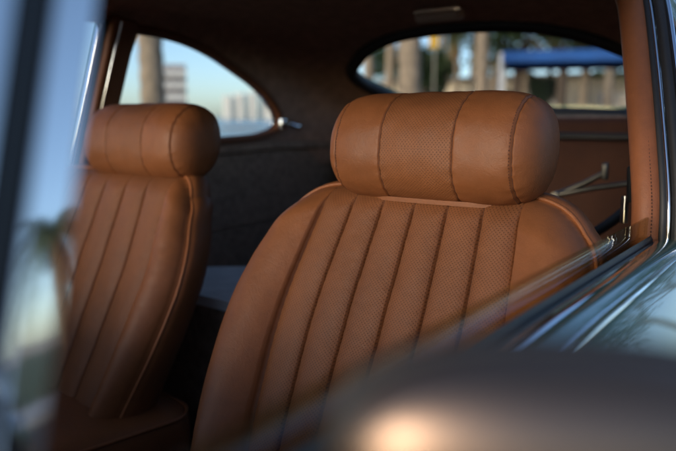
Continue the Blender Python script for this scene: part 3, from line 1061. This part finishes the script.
# --- low cream building behind the palms
bd = empty('beach_pavilion', (-31, -6.5, 0))
tag(bd, 'long low cream building behind the palms and the canopy', 'building')
q = MB(); q.box((0, 0, 1.32), (6, 28, 2.64)); q.build('wall', M['cream'], bd, smooth=False)
q = MB(); q.box((.1, 0, 2.73), (6.8, 28.6, .16), bev=.03); q.build('roof', M['roof_tile'], bd)
for k in range(9):
    y = -12.3 + k*3.05
    if k % 4 == 2:
        q = MB(); q.box((3.02, y, 1.0), (.07, .95, 2.0), bev=.01); q.build('door', M['roof_tile'], bd)
    else:
        q = MB(); q.box((3.02, y, 1.55), (.06, 1.3, .9), bev=.01); f_ = q.build('window', M['white'], bd)
        q = MB(); q.box((3.055, y-.31, 1.55), (.02, .56, .78)); q.box((3.055, y+.31, 1.55), (.02, .56, .78)); q.build('pane', M['window'], f_, smooth=False)

# --- blue canopy tent
p0 = Vector((*at(-.92,-.392,14), 0)); p1 = Vector((*at(-.978,-.20,14.2), 0))
cdir = (p1 - p0).normalized(); cback = Vector((cdir.y, -cdir.x, 0))
if cback.x > 0: cback = -cback
Wc = (p1 - p0).length
tent = empty('canopy_tent', tuple(p0)); tag(tent, 'blue canopy tent on white posts seen through the rear window', 'canopy')
def cp(s, b, z): return cdir*s + cback*b + Vector((0,0,z))
q = MB()
cor = [(0,0),(Wc,0),(Wc,2.6),(0,2.6)]
low = [cp(s,b,2.09) for s,b in cor]; mid = [cp(s,b,2.30) for s,b in cor]; apex = cp(Wc/2,1.3,2.38)
inn = [cp(s + (.02 if s == 0 else -.02), b + (.02 if b == 0 else -.02), 2.09) for s,b in cor]
inm = [cp(s + (.02 if s == 0 else -.02), b + (.02 if b == 0 else -.02), 2.28) for s,b in cor]
q.add(low + mid + inn + inm + [apex, apex - Vector((0,0,.02))],
      [(k,(k+1)%4,4+(k+1)%4,4+k) for k in range(4)] + [(8+k,12+k,12+(k+1)%4,8+(k+1)%4) for k in range(4)] +
      [(k,8+k,8+(k+1)%4,(k+1)%4) for k in range(4)] + [(4+k,4+(k+1)%4,16) for k in range(4)] + [(12+(k+1)%4,12+k,17) for k in range(4)])
q.build('canopy', M['blue'], tent, smooth=False)
for s, b in cor:
    q = MB(); q.tube([cp(s*.995+.02, b*.98+.03, 0), cp(s*.995+.02, b*.98+.03, 2.27)], .045, 8); q.build('post', M['white'], tent)

# --- yellow sign
px_ = at(-.881,-.473,15)
sg = empty('road_sign', (px_[0], px_[1], 0)); tag(sg, 'small plain yellow sign on a thin post beside the widest palm', 'sign')
q = MB(); q.tube([(0,0,0),(0,0,2.95)], .025, 8); q.build('post', M['steel'], sg)
q = MB(); q.box((.04,0,2.68),(.012,.19,.42),Matrix.Rotation(R(28),3,'Z'),bev=.004); q.build('sign_plate', M['yellow'], sg)

# --- apartment tower and far blocks across the water
def block(dx, dy, D, w, d, h, mat, label, floors, cat='building', grp=None, name='apartment_block', base=-.6):
    x, y = at(dx, dy, D)
    o = empty(name, (x, y, base)); tag(o, label, cat, grp)
    if cat == 'tower':
        o.rotation_euler = (0, 0, math.atan2(-dy, -dx))   # +x of the tower looks to the shore
    else:
        w, d = w*1.0, w*.38
    q = MB(); q.box((-d/2, 0, h/2), (d, w, h)); q.build('wall', mat, o, smooth=False)
    if cat == 'tower':
        for k in range(floors):
            for c_ in range(3):
                q = MB(); q.box((.03, -w/2 + w*(c_ + .5)/3, h*(k + .55)/floors), (.12, w/3*.66, h/floors*.45)); q.build('window', M['window'], o, smooth=False)
    else:
        for c_ in (-1, 1):
            q = MB(); q.box((.1, c_*w*.22, h*.5), (.5, w*.12, h*.94)); q.build('stair_bay', M['pale_window'], o, smooth=False)
    if cat == 'tower':
        for k in range(1, floors):
            q = MB(); q.box((.8, 0, h*k/floors), (1.6, w, .22)); q.box((1.5, 0, h*k/floors + .6), (.1, w, 1.0)); q.build('balcony', M['pale'], o, smooth=False)
    return o
block(-.655,-.756,150, 4.9, 9, 12.0, M['pink'], 'rose apartment tower with stacked balconies beside the thick palm', 5, 'tower', None, 'apartment_tower', 0)
FG = 'pale blocks across the water'
for i, (px0, px1, tp) in enumerate(((222,231.5,95),(232.5,244,93),(246,256.5,92),(258,277,94))):
    D = 700
    import_off = ((px0 + px1)/2 - 338)
    a = math.atan2(import_off, 690*1.012)
    th = R(36) - a
    dx, dy = -math.cos(th), -math.sin(th)
    # bearings measured against the camera heading
    fw = Vector((-math.cos(R(36)), -math.sin(R(36)))); rt2 = Vector((-math.sin(R(36)), math.cos(R(36))))
    v = fw*698 + rt2*import_off
    v.normalize()
    w = (px1 - px0)/690*D
    h = (118 - tp)/690*D
    block(v.x, v.y, D, w, 12, h, M['pale'], ['slim pale block, leftmost across the water', 'pale block second from the left across the water', 'tallest pale block across the water', 'widest pale block, right end across the water'][i], 8, 'building', FG)

# ------------------------------------------------------------------ light, sky, camera
SUN_EL, SUN_AZ = 12, 100        # azimuth clockwise from +Y (90 = +X, ahead of the car)
w = bpy.data.worlds.new('World'); S.world = w; w.use_nodes = True
nt = w.node_tree
bg = nt.nodes['Background']
sky = nt.nodes.new('ShaderNodeTexSky')
sky.sky_type = 'NISHITA'; sky.sun_disc = False
sky.sun_elevation = R(SUN_EL); sky.sun_rotation = R(SUN_AZ)
sky.air_density = .65; sky.dust_density = 1.0; sky.ozone_density = 1.8
nt.links.new(sky.outputs[0], bg.inputs[0])
bg.inputs[1].default_value = .15
sl = bpy.data.lights.new('sun', 'SUN'); so = link(bpy.data.objects.new('sun', sl))
sl.energy = .9; sl.angle = R(14); sl.color = (1., .86, .70)
d = Vector((math.sin(R(SUN_AZ))*math.cos(R(SUN_EL)), math.cos(R(SUN_AZ))*math.cos(R(SUN_EL)), math.sin(R(SUN_EL))))
so.rotation_euler = d.to_track_quat('Z', 'Y').to_euler(); so.location = (6, 2, 6)

cd = bpy.data.cameras.new('camera'); cam = link(bpy.data.objects.new('camera', cd))
cam.location = CAM
pitch = math.atan((225.5 - 118)/690)
fwd = Vector((-math.cos(R(36))*math.cos(pitch), -math.sin(R(36))*math.cos(pitch), -math.sin(pitch)))
cam.rotation_euler = fwd.to_track_quat('-Z', 'Y').to_euler()
cd.sensor_width = 36; cd.lens = 690/676*36
cd.clip_start = .01; cd.clip_end = 6000
cd.dof.use_dof = True; cd.dof.focus_distance = .86; cd.dof.aperture_fstop = 2.9
cd.dof.aperture_blades = 0
S.camera = cam
S.render.resolution_x, S.render.resolution_y = 1024, 683
S.render.engine = 'CYCLES'
S.cycles.use_denoising = True
S.cycles.max_bounces = 10; S.cycles.diffuse_bounces = 5; S.cycles.glossy_bounces = 5
S.cycles.transparent_max_bounces = 16
S.cycles.caustics_reflective = False; S.cycles.caustics_refractive = False
S.cycles.sample_clamp_indirect = 6
S.view_settings.view_transform = 'Standard'; S.view_settings.look = 'None'
S.view_settings.exposure = .85; S.view_settings.gamma = 1.
